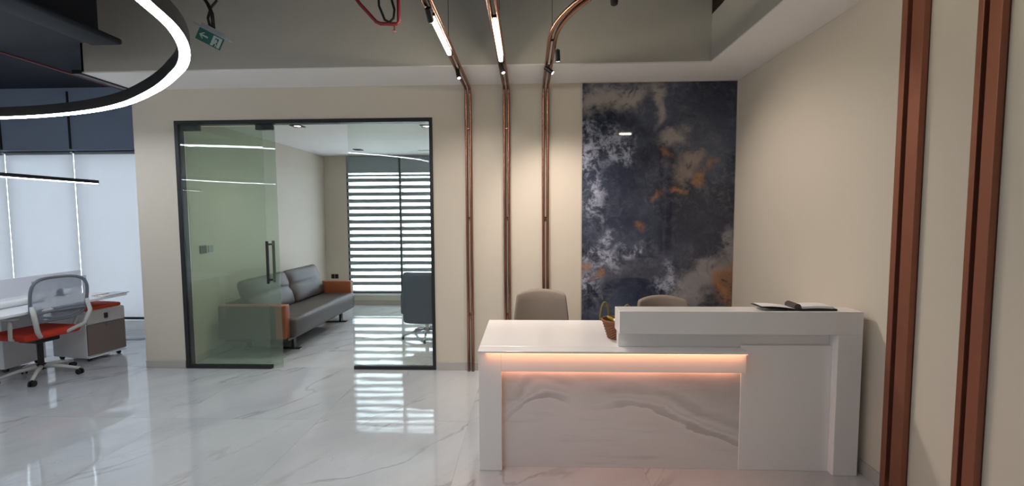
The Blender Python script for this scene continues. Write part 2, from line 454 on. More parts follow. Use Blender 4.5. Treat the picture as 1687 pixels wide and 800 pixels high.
# floor: grout bed + tiles
bm = B(); box(bm, XL - T, XR + T, YR - T, YW + T, -0.06, -0.0025)
floor = struct('floor', bm, MT['grout'])
TS, JT = 1.2, 0.0016
tile_me = None
x0 = -0.465 - 8 * TS
y0 = 3.36 - 8 * TS
for i in range(13):
    for j in range(14):
        a, b_ = x0 + i * TS, y0 + j * TS
        lx, hx, ly, hy = max(a, XL), min(a + TS, XR), max(b_, YR), min(b_ + TS, YW)
        if hx - lx < 0.02 or hy - ly < 0.02: continue
        if ly >= YF and hx <= XE: continue
        if ly >= YB and lx >= XI1: continue
        full = abs(hx - lx - TS) < 1e-6 and abs(hy - ly - TS) < 1e-6
        def mk():
            bm = B(); box(bm, JT / 2, hx - lx - JT / 2, JT / 2, hy - ly - JT / 2, -0.010, 0.0)
            me = bpy.data.meshes.new('tile'); bmesh.ops.recalc_face_normals(bm, faces=bm.faces); bm.to_mesh(me); bm.free(); me.materials.append(MT['tile']); return me
        if full:
            if tile_me is None: tile_me = mk()
            me = tile_me
        else: me = mk()
        o = bpy.data.objects.new('tile', me); C.objects.link(o); o.parent = floor
        o.location = Vector((lx, ly, 0)) - floor.location

# back wall with glazed opening
bm = B()
box(bm, XE, GL, YB, YB + T, 0, ZT)
box(bm, GL, GR, YB, YB + T, GT, ZT)
box(bm, GR, XR, YB, YB + T, 0, ZT)
struct('wall_back', bm, MT['wall'])
bm = B(); box(bm, XR, XR + T, YR, YB + T, 0, ZT); struct('wall_right', bm, MT['wall'])
bm = B(); box(bm, XL - T, XL, YR, YF + T, 0, ZT); struct('wall_left', bm, MT['wall'])
bm = B(); box(bm, XL - T, XR + T, YR - T, YR, 0, ZT); struct('wall_rear', bm, MT['wall'])
bm = B(); box(bm, XE, XI0, YB + T, YW + T, 0, ZT); struct('wall_partition', bm, MT['wall'])
bm = B(); box(bm, XI1, XI1 + T, YB + T, YW + T, 0, ZI + 0.2); struct('wall_inner_right', bm, MT['wall'])
# far wall of the glazed room, window from X=-3.27
WX0, WX1, WZ0, WZ1 = -3.27, -0.95, 0.20, 2.70
bm = B()
box(bm, XI0, WX0, YW, YW + T, 0, ZI + .2); box(bm, WX1, XI1, YW, YW + T, 0, ZI + .2); box(bm, WX0, WX1, YW, YW + T, 0, WZ0)
box(bm, WX0, WX1, YW, YW + T, WZ1, ZI + .2)
struct('wall_inner_far', bm, MT['wall'])
bm = B(); box(bm, XI0, XI1, YB + T, YW + T, ZI, ZI + 0.12); struct('ceiling_inner', bm, MT['soffit'])
# slab
bm = B(); box(bm, XL - T, XR + T, YR - T, YF + T, ZT, ZT + 0.2); struct('ceiling', bm, MT['slab'])
# bulkhead: white underside, grey upstand
SO, SR, SXL = 3.974, 1.606, -4.075
bm = B(); box(bm, SXL, XR, SO, YB, ZS, ZS + 0.012)
box(bm, SR, XR, YR, SO, ZS, ZS + 0.012); struct('ceiling_soffit', bm, MT['soffit'])
bm = B(); box(bm, SXL, SR, SO, SO + 0.02, ZS + 0.012, ZT); box(bm, SXL, SXL + .02, SO, YB, ZS + 0.012, ZT)
box(bm, SR, SR + 0.02, YR, SO + .02, ZS + 0.012, 3.335); box(bm, SR, XR, YR, SO, 3.335, 3.35)
struct('trim_1', bm, MT['grey_fascia'], label='grey painted upstand above the white perimeter soffit')
# office facade: spandrel above, windows below
bm = B(); box(bm, XL, XE, YF, YF + T, 2.585, 3.46)
struct('wall_facade', bm, MT['office_wall'])
bm = B(); box(bm, XL, XE, YF, YF + T, 0, 0.13); struct('wall_facade_upstand', bm, MT['white'])
bm = B(); box(bm, XL, XE, YF - .001, YF + T, 3.46, ZT); struct('trim_2', bm, MT['slab'], label='dark band above the office facade')
mx = [-8.55, -7.515, -6.49, -5.30, -4.20]
bm = B()
for x in mx: box(bm, x - 0.012, x + 0.012, YF - 0.012, YF, 2.60, 3.40)
struct('trim_3', bm, MT['frame'], label='dark vertical joints of the facade panels')
for i in range(4):
    w = empty('window_%d' % (i + 1), (mx[i], YF + .1, 0.13), kind='structure')
    bm = B(); box(bm, mx[i], mx[i + 1], YF + .098, YF + .106, 0.16, 2.575); obj('pane', bm, MT['glass_win'], w)
    bm = B()
    box(bm, mx[i], mx[i + 1], YF + .06, YF + .14, 0.13, 0.17); box(bm, mx[i], mx[i + 1], YF + .06, YF + .14, 2.55, 2.585)
    box(bm, mx[i] - .02, mx[i] + .02, YF + .09, YF + .14, 0.17, 2.55)
    obj('frame', bm, MT['frame'], w)
bm = B(); box(bm, XL, mx[0], YF, YF + T, .13, 2.585); box(bm, mx[-1], XE, YF, YF + T, .13, 2.585); struct('wall_facade_piers', bm, MT['office_wall'])
# window of the glazed room
w = empty('window_5', (WX0, YW + .1, WZ0), kind='structure')
bm = B(); box(bm, WX0 + .03, WX1 - .03, YW + .098, YW + .106, WZ0 + .03, WZ1 - .03); obj('pane', bm, MT['glass_win'], w)
bm = B()
box(bm, WX0, WX1, YW + .03, YW + .13, WZ0, WZ0 + .03); box(bm, WX0, WX1, YW + .03, YW + .13, WZ1 - .03, WZ1)
box(bm, WX0, WX0 + .03, YW + .0, YW + .13, WZ0 + .03, WZ1 - .03); box(bm, WX1 - .03, WX1, YW + .03, YW + .13, WZ0 + .03, WZ1 - .03)
box(bm, -2.309, -2.275, YW - .012, YW + .13, WZ0 + .03, WZ1 - .03)
obj('frame', bm, MT['frame'], w)
bm = bbox_bevel(WX0, WX1, YW - .02, YW + .03, WZ0 - .03, WZ0, .004); obj('sill', bm, MT['white'], w)

# skirting
def skirt(name, *b):
    bm = bbox_bevel(*b, 0.0, 0.085, .003); struct(name, bm, MT['skirt'])
skirt('baseboard_back_left', XE, GL - .005, YB - .012, YB)
skirt('baseboard_back_right', GR + .002, 0.535, YB - .012, YB)
skirt('baseboard_right', XR - .012, XR, YR, YB - .02)
skirt('baseboard_inner_far', XI0 + .014, XI1, YW - .012, YW)
skirt('baseboard_inner_left', XI0, XI0 + .012, YB + T, YW)

# ================================================================== GLAZED PARTITION
g = empty('door_1', (GL, YB, 0), kind='structure', label='frame and fixed panes of the glazed room front')
FY0, FY1 = YB - 0.012, YB + 0.075
bm = bbox_bevel(GL, GL + .04, FY0, FY1, 0, GT, .003); obj('frame_post', bm, MT['frame'], g)
bm = bbox_bevel(GR - .034, GR, FY0, FY1, 0, GT, .003); obj('frame_post', bm, MT['frame'], g)
bm = bbox_bevel(GL + .04, GR - .034, FY0, FY1, GT - .04, GT, .003); obj('frame_head', bm, MT['frame'], g)
bm = bbox_bevel(GL + .04, -2.735, FY0, FY0 + .045, 0, .038, .003); obj('bottom_rail', bm, MT['frame'], g)
bm = bbox_bevel(-1.842, GR - .034, FY0, FY0 + .045, 0, .038, .003); obj('bottom_rail', bm, MT['frame'], g)
bm = B(); box(bm, GL + .03, -2.747, YB + .004, YB + .014, .03, GT - .02); obj('pane', bm, MT['glass_fix'], g, label='fixed glass pane overlapped by the sliding door')
bm = B(); box(bm, -1.846, GR - .02, YB + .004, YB + .014, .03, GT - .02); obj('pane', bm, MT['glass_fix'], g, label='fixed glass pane right of the doorway')
# sliding door leaf
d = empty('sliding_door', (-2.64, YB + .05, 0), 'frameless green-tinted glass sliding door pushed open behind the fixed pane', 'door')
DY = YB + .045
bm = B(); box(bm, -3.60, -2.637, DY, DY + .010, .008, GT - .055); obj('glass_leaf', bm, MT['glass_door'], d)
for a, b_ in ((-3.61, -3.44), (-2.83, -2.655)):
    bm = bbox_bevel(a, b_, DY - .018, DY + .028, GT - .095, GT - .041, .004); obj('roller_clamp', bm, MT['frame'], d)
for s in (-1, 1):
    yy = DY - .05 if s < 0 else DY + .06
    bm = B(); yh = DY if s < 0 else DY + .010
    box(bm, -2.746, -2.720, yy - .006, yy + .006, .915, 1.365)
    box(bm, -2.742, -2.722, min(yy, yh), max(yy, yh), .94, .96); box(bm, -2.742, -2.722, min(yy, yh), max(yy, yh), 1.32, 1.34)
    if s < 0: obj('pull_handle', bm, MT['blackplastic'], d)
    else:
        for v in bm.verts: v.co.x += .004
        obj('pull_handle', bm, MT['blackplastic'], d)

# ================================================================== RECEPTION DESK
YD, Y2 = 2.694, 2.746
desk = empty('reception_desk', (0.86, YD + .4, 0), 'white L-shaped reception desk with marble inset and peach light strip', 'desk')
XD0, XD0i, XD1, XLEG, XD2 = -0.309, -0.165, 1.345, 1.888, 2.035
YD2 = YD + 0.782
ZD, ZC = 0.785, 1.0275
DC = 0.15
def dpart(name, x0, x1, y0, y1, z0, z1, m='desk', r=.003, label=None):
    return obj(name, bbox_bevel(x0, x1, y0, y1, z0, z1, r), MT[m], desk, label=label)
dpart('end_panel', XD0, XD0i, YD, YD2, 0, ZD - .022)
dpart('worktop', XD0, XLEG, Y2 + .018, YD2, ZD - .022, ZD)
dpart('worktop_lip', XD0, XD1, YD - .036, Y2 + .018, ZD - .014, ZD, r=.0025)
dpart('fascia', XD0i, XD1, YD, YD + .03, .644, ZD - .022)
dpart('marble_panel', XD0i, 1.335, Y2, Y2 + .018, 0.0, ZD - .022, 'deskm', .001, label='grey wavy marble inset')
dpart('front_panel', 1.335, XLEG, Y2 - .004, Y2 + .018, 0, .803)
dpart('recess_panel', 0.575, XLEG, Y2 + .022, Y2 + .040, ZD, .885)
dpart('counter_ledge', 0.568, XD2, YD, YD + DC, .885, ZC)
dpart('counter_leg', XLEG, XD2, YD, YD2, 0, .885)
dpart('back_panel', 0.58, XLEG, YD + DC - .02, YD + DC, ZD, .885)
bm = B(); box(bm, XD0 + .05, XD1 - .01, YD - .034, YD - .018, ZD - .0141, ZD - .0130); obj('light_strip', bm, MT['desk_led'], desk, label='peach light strip under the worktop lip')
bm = B(); box(bm, XD0i + .01, XD1 - .03, YD + .031, YD + .040, .652, .656); obj('light_strip', bm, MT['desk_led_low'], desk, label='peach light strip behind the fascia')

# open planner on the ledge
pl = empty('open_planner', (1.66, YD + .09, ZC), 'open black-covered planner on the raised desk ledge', 'notebook')
bm = rbox(B(), (1.78, YD + .082, ZC + .006), (.23, .115, .012), .003, (2, 2, 1)); obj('cover', bm, MT['blackplastic'], pl)
def leaf(x0, x1, zf, th, y0, y1, n=8):
    bm = B(); rows = []
    for i in range(n + 1):
        x = x0 + (x1 - x0) * i / n; z = zf(i / n)
        rows.append([bm.verts.new((x, y, z + dz)) for y in (y0, y1) for dz in (0, th)])
    for a, b_ in zip(rows, rows[1:]):
        for p, q in ((0, 1), (1, 3), (3, 2), (2, 0)): bm.faces.new((a[p], a[q], b_[q], b_[p]))
    bm.faces.new((rows[0][0], rows[0][1], rows[0][3], rows[0][2])); bm.faces.new((rows[-1][0], rows[-1][1], rows[-1][3], rows[-1][2]))
    return bm
obj('page_block', leaf(1.69, 1.872, lambda t: ZC + .012 + .004 * math.sin(t * 3.1), .014, YD + .03, YD + .135), MT['paper'], pl)
obj('front_cover', leaf(1.43, 1.668, lambda t: ZC + .001 + .020 * (1 - t) ** 1.2, .004, YD + .025, YD + .14), MT['blackplastic'], pl)
obj('turned_page', leaf(1.445, 1.668, lambda t: ZC + .006 + .020 * (1 - t) ** 1.2 + .008 * math.sin(t * 3.1), .002, YD + .03, YD + .135), MT['paper'], pl)
bm = cyl(B(), (1.66, YD + .03, ZC + .022), (1.66, YD + .135, ZC + .022), .021, 14); obj('spine_roll', bm, MT['sofagrey'], pl)

# basket on the worktop
bk = empty('wicker_basket', (0.600, 2.97, ZD), 'small brown wicker basket with green rope handles on the worktop', 'basket')
bcx, bcy = 0.600, 2.97
bm = B(); rings = []; NS = 28; NZ = 14
for k in range(NZ + 1):
    t = k / NZ; r = .052 + .042 * t
    rings.append([bm.verts.new((bcx + (r + .0035 * (1 if (s + k) % 2 else -1)) * math.cos(2 * math.pi * s / NS), bcy + (r + .0035 * (1 if (s + k) % 2 else -1)) * math.sin(2 * math.pi * s / NS), ZD + .125 * t)) for s in range(NS)])
for a, b_ in zip(rings, rings[1:]):
    for s in range(NS): bm.faces.new((a[s], a[(s + 1) % NS], b_[(s + 1) % NS], b_[s]))
bm.faces.new(rings[0][::-1])
inner = [bm.verts.new((bcx + .084 * math.cos(2 * math.pi * s / NS), bcy + .084 * math.sin(2 * math.pi * s / NS), ZD + .125)) for s in range(NS)]
low = [bm.verts.new((bcx + .06 * math.cos(2 * math.pi * s / NS), bcy + .06 * math.sin(2 * math.pi * s / NS), ZD + .06)) for s in range(NS)]
for s in range(NS):
    bm.faces.new((rings[-1][s], rings[-1][(s + 1) % NS], inner[(s + 1) % NS], inner[s])); bm.faces.new((inner[s], inner[(s + 1) % NS], low[(s + 1) % NS], low[s]))
bm.faces.new(low)
obj('woven_body', bm, MT['wicker'], bk)
bm = tube(B(), [(bcx + .092 * math.cos(a), bcy + .092 * math.sin(a), ZD + .126) for a in [2 * math.pi * i / 28 for i in range(28)]], .007, 8, closed=True); obj('rim', bm, MT['wicker'], bk, smooth='all')
for s in (-1, 1):
    bm = tube(B(), [(bcx + s * .066 - .030 * math.cos(a), bcy - s * .045, ZD + .11 + .125 * math.sin(a)) for a in [math.pi * i / 16 for i in range(17)]], .0075, 8); obj('handle', bm, MT['rope'], bk, smooth='all')
for i, (dx, dy, dz, rx, m, lb) in enumerate(((-.03, -.02, .135, .5, 'yellow', 'yellow-green wrapped sachet at the left rim of the wicker basket'), (.025, .015, .140, -.4, 'rope', 'olive wrapped sachet in the middle of the wicker basket'), (.0, -.045, .13, .2, 'paper', 'white wrapped sachet at the front rim of the wicker basket'))):
    Tm = Matrix.Translation((bcx + dx, bcy + dy, ZD + dz)) @ Matrix.Rotation(rx, 4, 'Y') @ Matrix.Rotation(i, 4, 'Z')
    bm = rbox(B(), (0, 0, 0), (.075, .05, .02), .009, (2, 2, 1), fn=lambda q: Vector((q.x, q.y * (1 - .25 * abs(q.x) / .037), q.z * (1 - .7 * (abs(q.x) / .037) ** 2))), T=Tm)
    obj('wrapped_sachet', bm, MT[m], None, smooth=True, label=lb, cat='sachet', group='sachets in the basket')

# ================================================================== STONE PANEL
sp = empty('stone_wall_panel', (1.32, YB - .008, 0), 'tall polished dark blue stone slab with rust and white veining on the wall', 'wall panel')
bm = bbox_bevel(0.556, XR - .008, YB - .016, YB, 0.0, ZS - .008, .001, 1); obj('slab', bm, MT['stone'], sp)
bm = B(); box(bm, 0.545, 0.556, YB - .018, YB, 0, ZS); box(bm, 0.556, XR, YB - .018, YB, ZS - .008, ZS - .0005); box(bm, XR - .008, XR, YB - .018, YB, 0, ZS - .008)
obj('edge_trim', bm, MT['pale_trim'], sp)

# ================================================================== COPPER STRIPS ON THE RIGHT WALL
for (a, b_, lb) in ((2.405, 2.545, 'brown copper channel strip up the cream wall nearer the desk'), (2.022, 2.128, 'brown copper channel strip up the cream wall further from the desk')):
    s = empty('copper_channel', (XR, (a + b_) / 2, 0), lb, 'wall trim', 'copper channels on the side wall')
    bm = bbox_bevel(XR - .006, XR, a, b_, 0, ZS - .002, .001, 1); obj('web', bm, MT['bronze_dark'], s)
    w_ = b_ - a
    bm = bbox_bevel(XR - .038, XR - .006, b_ - .26 * w_, b_, 0, ZS - .002, .003); obj('flange', bm, MT['bronze'], s)
    bm = bbox_bevel(XR - .038, XR - .006, a, a + .52 * w_, 0, ZS - .002, .003); obj('flange', bm, MT['bronze'], s)

# ================================================================== COPPER PIPE LIGHTS
ZP = 2.895
PR, PO = 0.0145, 0.0215
def pipe_light(x, label, bend_right=False):
    root = empty('copper_pipe_light', (x, YB - .04, 0), label, 'pipe light', 'copper pipe lights')
    R = 0.07; yw = YB - 0.035
    for s in (-1, 1):
        xx = x + s * PO
        pts = [(xx, yw, 0), (xx, yw, 1.0), (xx, yw, 2.0), (xx, yw, ZP - R)]
        pts += [(xx, yw - R + R * math.cos(a), ZP - R + R * math.sin(a)) for a in [math.pi / 2 * i / 6 for i in range(1, 7)]]
        if not bend_right:
            pts += [(xx, y, ZP) for y in (4.0, 3.0, 2.0, 1.0, 0.2)]
        else:
            cy_, RR = 3.28, 1.17; cxx = x + RR
            r_ = RR - s * PO
            pts += [(xx, 4.0, ZP)] + [(cxx - r_ * math.cos(a), cy_ - r_ * math.sin(a), ZP) for a in [math.pi / 2 * i / 20 for i in range(21)]]
            pts += [(XR - .0375, cy_ - r_, ZP)]
        obj('pipe', tube(B(), pts, PR, 12), MT['copper'], root, smooth='all')
    # wall clips
    for z in (0.6, 1.6, 2.5):
        bm = B(); box(bm, x - .012, x + .012, yw + .006, YB, z - .008, z + .008); obj('clip', bm, MT['copper'], root)
    # hangers from the slab
    hy = (3.4, 2.2, 0.6) if not bend_right else (3.3,)
    for y in hy:
        bm = cyl(B(), (x, y, ZP), (x, y, ZT), .0022, 6); obj('hanger_wire', bm, MT['black'], root)
        bm = B(); box(bm, x - PO, x + PO, y - .008, y + .008, ZP - .006, ZP + .006); obj('clip', bm, MT['copper'], root)
    return root
def light_bar(root, x, y0_, y1_):
    bm = B(); box(bm, x - .016, x + .016, y0_ - .06, y1_ + .06, ZP - .022, ZP - .004); obj('bar_housing', bm, MT['black'], root)
    bm = rbox(B(), (x, (y0_ + y1_) / 2, ZP - .034), (.030, y1_ - y0_, .024), .010, (1, 2, 1)); obj('light_bar', bm, MT['bar_light'], root, smooth=True, label='glowing warm white light bar')
def spot_head(root, x, y, tgt, lit=True, energy=SPOT_W, size=95):
    p = Vector((x, y, ZP - .052)); d_ = (Vector(tgt) - p).normalized()
    bm = B(); cyl(bm, (x, y, ZP - .005), (x, y, ZP - .05), .008, 8); obj('bracket', bm, MT['black'], root)
    bm = B(); cyl(bm, p - d_ * .04, p + d_ * .04, .019, 18)
    h = obj('spot_head', bm, MT['black'], root, smooth=True)
    bm = B(); cyl(bm, p + d_ * .0405, p + d_ * .0425, .014, 16); obj('lens', bm, MT['down_lens'], h)
    if lit:
        lamp('SPOT', 'spot_lamp', p + d_ * .05, energy, (1.0, .86, .77), root, tgt, spot_size=math.radians(size), spot_blend=1.0, shadow_soft_size=.03)
p1 = pipe_light(-0.592, 'pair of copper pipes with a lit bar, nearest the glazed door')
p2 = pipe_light(-0.206, 'pair of copper pipes with a lit bar, the middle one of three')
p3 = pipe_light(0.187, 'pair of copper pipes curving aside, next to the dark stone slab', True)
light_bar(p1, -0.592, 2.88, 3.44)
light_bar(p2, -0.206, 2.92, 3.60)
light_bar(p1, -0.592, 1.05, 1.65)  # added bar above the view, brightens the desk front
light_bar(p2, -0.206, 1.15, 1.80)  # second added bar, unseen, also there to light the desk front
bm = B(); box(bm, 1.36, 1.66, 2.094, 2.126, ZP - .022, ZP - .004); obj('bar_housing', bm, MT['black'], p3)
bm = rbox(B(), (1.51, 2.11, ZP - .034), (.18, .030, .024), .010, (2, 1, 1)); obj('light_bar', bm, MT['bar_light'], p3, smooth=True, label='short glowing warm white light bar')
spot_head(p1, -0.592, 3.86, (-0.1, 3.2, 0.785), energy=SPOT_W * .6)
spot_head(p1, -0.592, 2.74, (-0.35, YB, 1.1), energy=SPOT_W * 1.1, size=75)
spot_head(p2, -0.206, 3.74, (0.45, 3.15, 0.785), energy=SPOT_W * .8)
spot_head(p3, 0.187 + .05, 3.46, (0.42, YB, 1.0), size=85, energy=SPOT_W * 1.25)
spot_head(p3, 0.187, 3.80, (XR, 3.5, 1.35), energy=SPOT_W * 1.1, size=80)

# ================================================================== RING PENDANT
RX, RY, RR, RZ = -4.716, 0.191, 3.596, 2.50
# the loop is not a perfect circle: (degrees, radial offset)
RK = [(-180, 0), (-60, -.07), (0, -.13), (15, -.105), (26.6, -.040), (31.2, .012), (36, .030), (41, .022), (46, -.006), (55.8, -.028), (65, -.015), (79, 0), (89.5, .015), (120, .01), (180, 0)]
def ring_off(a):
    dg = (math.degrees(a) + 180) % 360 - 180
    for i in range(len(RK) - 1):
        if RK[i][0] <= dg <= RK[i + 1][0]:
            p = [RK[max(i - 1, 0)], RK[i], RK[i + 1], RK[min(i + 2, len(RK) - 1)]]
            h = p[2][0] - p[1][0]; t = (dg - p[1][0]) / h
            m0 = (p[2][1] - p[0][1]) / max(p[2][0] - p[0][0], 1e-6) * h; m1 = (p[3][1] - p[1][1]) / max(p[3][0] - p[1][0], 1e-6) * h
            return (2 * t ** 3 - 3 * t * t + 1) * p[1][1] + (t ** 3 - 2 * t * t + t) * m0 + (-2 * t ** 3 + 3 * t * t) * p[2][1] + (t ** 3 - t * t) * m1
    return 0.0
ring = empty('ring_pendant', (RX, RY, RZ), 'large black ring pendant with a bright cool white underside', 'pendant light')
def annulus(r0, r1, z0, z1, seg=288):
    bm = B(); R_ = []
    for i in range(seg):
        a = 2 * math.pi * i / seg; c, s = math.cos(a), math.sin(a)
        R_.append([bm.verts.new((RX + (r + ring_off(a)) * c, RY + (r + ring_off(a)) * s, z)) for r, z in ((r0, z0), (r1, z0), (r1, z1), (r0, z1))])
    for i in range(seg):
        A, D = R_[i], R_[(i + 1) % seg]
        for k in range(4): bm.faces.new((A[k], A[(k + 1) % 4], D[(k + 1) % 4], D[k]))
    return bm
obj('housing', annulus(RR - .051, RR + .002, RZ + .008, RZ + .09), MT['black'], ring, smooth=True)
obj('diffuser', annulus(RR - .047, RR, RZ, RZ + .008), MT['ring_light'], ring, smooth=True)
for i in range(5):
    a = math.radians(20 + 72 * i); rw = RR - .025 + ring_off(a)
    bm = cyl(B(), (RX + rw * math.cos(a), RY + rw * math.sin(a), RZ + .09), (RX + rw * math.cos(a), RY + rw * math.sin(a), ZT), .0015, 6); obj('suspension_wire', bm, MT['chrome'], ring)

# ================================================================== LINEAR PENDANT OVER THE BENCH
lp = empty('linear_pendant', (-5.2, 4.2, 2.03), 'slim black linear pendant glowing white below, over the office bench', 'pendant light')
bm = bbox_bevel(-5.225, -5.175, 2.2, 5.171, 2.034, 2.072, .003); obj('housing', bm, MT['black'], lp)
bm = B(); box(bm, -5.218, -5.182, 2.22, 5.165, 2.026, 2.035); obj('diffuser', bm, MT['pend_light'], lp)
for y in (2.5, 3.8):
    bm = cyl(B(), (-5.2, y, 2.07), (-5.2, y, ZT), .0015, 6); obj('suspension_wire', bm, MT['black'], lp)

# ================================================================== CEILING SERVICES
bm = bbox_bevel(XL, -4.30, 4.15, YF, 3.448, ZT, .01); obj('ventilation_duct', bm, MT['duct'], None, label='wide dark navy duct along the office facade ceiling', cat='duct')
bm = B(); box(bm, -8.5, -3.42, 2.7, 3.5, 3.02, 3.62)
bmesh.ops.bevel(bm, geom=bm.edges[:], offset=.01, segments=1, affect='EDGES')
dd = empty('ventilation_duct', (-6, 3.1, 3.0), 'dark navy rectangular duct with a bottom flange above the ring pendant', 'duct')
obj('duct_body', bm, MT['duct'], dd)
bm = rbox(B(), (-3.36, 3.1, 3.02), (.26, .8, .05), .02, (2, 2, 1)); obj('flange', bm, MT['duct'], dd, smooth=True)
for x in (-7.5, -4.5):
    for y in (2.8, 3.4):
        bm = cyl(B(), (x, y, 3.6), (x, y, ZT), .006, 6); obj('threaded_rod', bm, MT['black'], dd)
# red sprinkler main beside the soffit end
rp = empty('sprinkler_pipe', (-4.4, 4.0, 2.98), 'long straight red sprinkler pipe beside the end of the soffit', 'pipe')
bm = cyl(B(), (-4.375, -1.0, 3.0), (-4.375, 4.75, 3.0), .009, 12); obj('pipe', bm, MT['red'], rp, smooth='all')
for y in (0.2, 2.4, 4.3):
    bm = cyl(B(), (-4.375, y, 3.0), (-4.375, y, 3.447 if y > 4.15 else ZT), .004, 6); obj('threaded_rod', bm, MT['black'], rp)
bm = B(); box(bm, -4.145, SXL - .001, 2.2 + 1.75, 4.62, 2.93, 2.965); ct = obj('cable_tray', bm, MT['black'], None, label='black cable tray edging the left end of the soffit', cat='cable tray')
# red branch pipe with cable loops near the pipe lights
rb = empty('sprinkler_branch', (-1.0, 3.2, 2.98), 'red sprinkler branch bent into a U with a small brass head', 'pipe')
bm = tube(B(), [(-1.30, 3.2, ZT), (-1.27, 3.2, 3.24), (-1.19, 3.2, 3.135), (-1.075, 3.2, 3.008), (-1.045, 3.2, 2.995), (-.93, 3.2, 2.990), (-.913, 3.2, 3.005), (-.911, 3.2, 3.2), (-.911, 3.2, ZT)], .013, 10); obj('pipe', bm, MT['red'], rb, smooth='all')
bm = cyl(B(), (-.945, 3.2, 2.985), (-.945, 3.2, 2.945), .006, 8); cyl(bm, (-.945, 3.2, 2.945), (-.945, 3.2, 2.940), .016, 10); obj('sprinkler_head', bm, MT['bronze'], rb)
cb = empty('cable_loop', (-1.0, 3.22, 3.0), 'black cable looping down to the red sprinkler branch', 'cable')
bm = tube(B(), [(-1.06, 3.22, ZT), (-1.065, 3.22, 3.3), (-1.06, 3.22, 3.13), (-1.02, 3.22, 3.03), (-.985, 3.22, 3.013), (-.955, 3.22, 3.04), (-.948, 3.22, 3.10), (-.965, 3.22, 3.16), (-.98, 3.22, 3.3), (-.98, 3.22, ZT)], .009, 8); obj('cable', bm, MT['blackplastic'], cb, smooth='all')
# dark sprinkler cap
cp = empty('sprinkler_cap', (.615, 3.2, 3.1), 'small black rounded fitting hanging from the slab over the stone slab side', 'camera')
bm = lathe(B(), [(.012, 0), (.024, .008), (.028, .03), (.026, .09), (.012, .1)], (.615, 3.2, 3.085), 18); obj('body', bm, MT['blackplastic'], cp, smooth=True)
bm = cyl(B(), (.615, 3.2, 3.18), (.615, 3.2, ZT), .009, 10); obj('stem', bm, MT['blackplastic'], cp)

# exit sign
ex = empty('exit_sign', (-2.14, 3.0, 2.80), 'green and white running-man exit sign hanging askew from a cable', 'sign')
TE = Matrix.Translation((-2.137, 3.0, 2.872)) @ Matrix.Rotation(math.radians(27), 4, 'Y') @ Matrix.Rotation(math.radians(18), 4, 'Z')
bm = B(); box(bm, -.115, .115, -.03, .03, -.004, .010, TE); box(bm, -.07, .07, -.024, .024, .010, .03, TE); obj('housing', bm, MT['cassette'], ex)
bm = B(); box(bm, -.078, .078, -.004, .004, -.085, -.004, TE); pn = obj('sign_panel', bm, MT['signgreen'], ex)
def poly(pts, y, th=.0012):
    bm = B(); f = [bm.verts.new(TE @ Vector((x, y, z))) for x, z in pts]; g_ = [bm.verts.new(TE @ Vector((x, y - th, z))) for x, z in pts]
    bm.faces.new(f); bm.faces.new(g_[::-1])
    for i in range(len(pts)): bm.faces.new((f[i], f[(i + 1) % len(pts)], g_[(i + 1) % len(pts)], g_[i]))
    return bm
obj('arrow', poly([(-.066, -.045), (-.044, -.024), (-.036, -.024), (-.051, -.040), (-.012, -.040), (-.012, -.050), (-.051, -.050), (-.036, -.066), (-.044, -.066)], -.0042), MT['signwhite'], pn)
bm = poly([(.014, -.010), (.070, -.010), (.070, -.079), (.052, -.079), (.052, -.022), (.030, -.022), (.030, -.079), (.014, -.079)], -.0042); obj('door_symbol', bm, MT['signwhite'], pn)
bm = poly([(.033, -.030), (.043, -.030), (.043, -.038), (.050, -.046), (.046, -.050), (.041, -.045), (.041, -.054), (.049, -.064), (.047, -.078), (.042, -.078), (.043, -.066), (.037, -.058), (.032, -.068), (.022, -.070), (.022, -.065), (.029, -.063), (.034, -.045), (.028, -.048), (.025, -.056), (.021, -.054), (.025, -.043), (.034, -.038)], -.0056); obj('running_man', bm, MT['signwhite'], pn)
bm = tube(B(), [(-2.13, 3.0, 2.90), (-2.135, 3.0, 3.0), (-2.16, 3.0, 3.06), (-2.20, 3.0, 3.12), (-2.18, 3.0, 3.2), (-2.14, 3.0, 3.3), (-2.14, 3.0, ZT)], .012, 8); obj('cable', bm, MT['blackplastic'], ex, smooth='all')
bm = tube(B(), [(-2.15, 3.0, 2.895), (-2.165, 3.0, 2.97), (-2.14, 3.0, 3.04), (-2.10, 3.0, 3.08), (-2.11, 3.0, 3.2), (-2.12, 3.0, ZT)], .008, 8); obj('cable', bm, MT['blackplastic'], ex, smooth='all')

# ================================================================== GLAZED ROOM
# zebra blinds
def zebra(x0_, x1_, label):
    z = empty('zebra_blind', ((x0_ + x1_) / 2, YW + .0, 0.23), label, 'blind', 'zebra blinds of the glazed room')
    bm = bbox_bevel(x0_, x1_, YW - .03, YW + .025, 2.40, 2.695, .008); obj('cassette', bm, MT['cassette'], z)
    bm = B(); box(bm, x0_ + .001, x1_ - .001, YW + .010, YW + .0115, .245, 2.41); obj('sheer_voile', bm, MT['sheer'], z)
    me = None; k = 0; zz = 2.372 - .066
    bm = B(); box(bm, x0_ + .001, x1_ - .001, YW - .004, YW - .0015, 2.336, 2.372); obj('band', bm, MT['slat'], z)
    while zz > 0.33:
        # each opaque band of the double layer
        if me is None:
            bm = B(); box(bm, x0_ + .001, x1_ - .001, YW - .004, YW - .0015, -.068, 0)
            o = obj('band', bm, MT['slat'], z); me = o.data; base = zz; o.location.z += zz
        else:
            o = bpy.data.objects.new('band', me); C.objects.link(o); o.parent = z; o.location.z = zz
        zz -= .1252
    bm = rbox(B(), ((x0_ + x1_) / 2, YW + .004, .245), (x1_ - x0_ - .01, .022, .03), .009, (1, 1, 1)); obj('bottom_rail', bm, MT['cassette'], z)
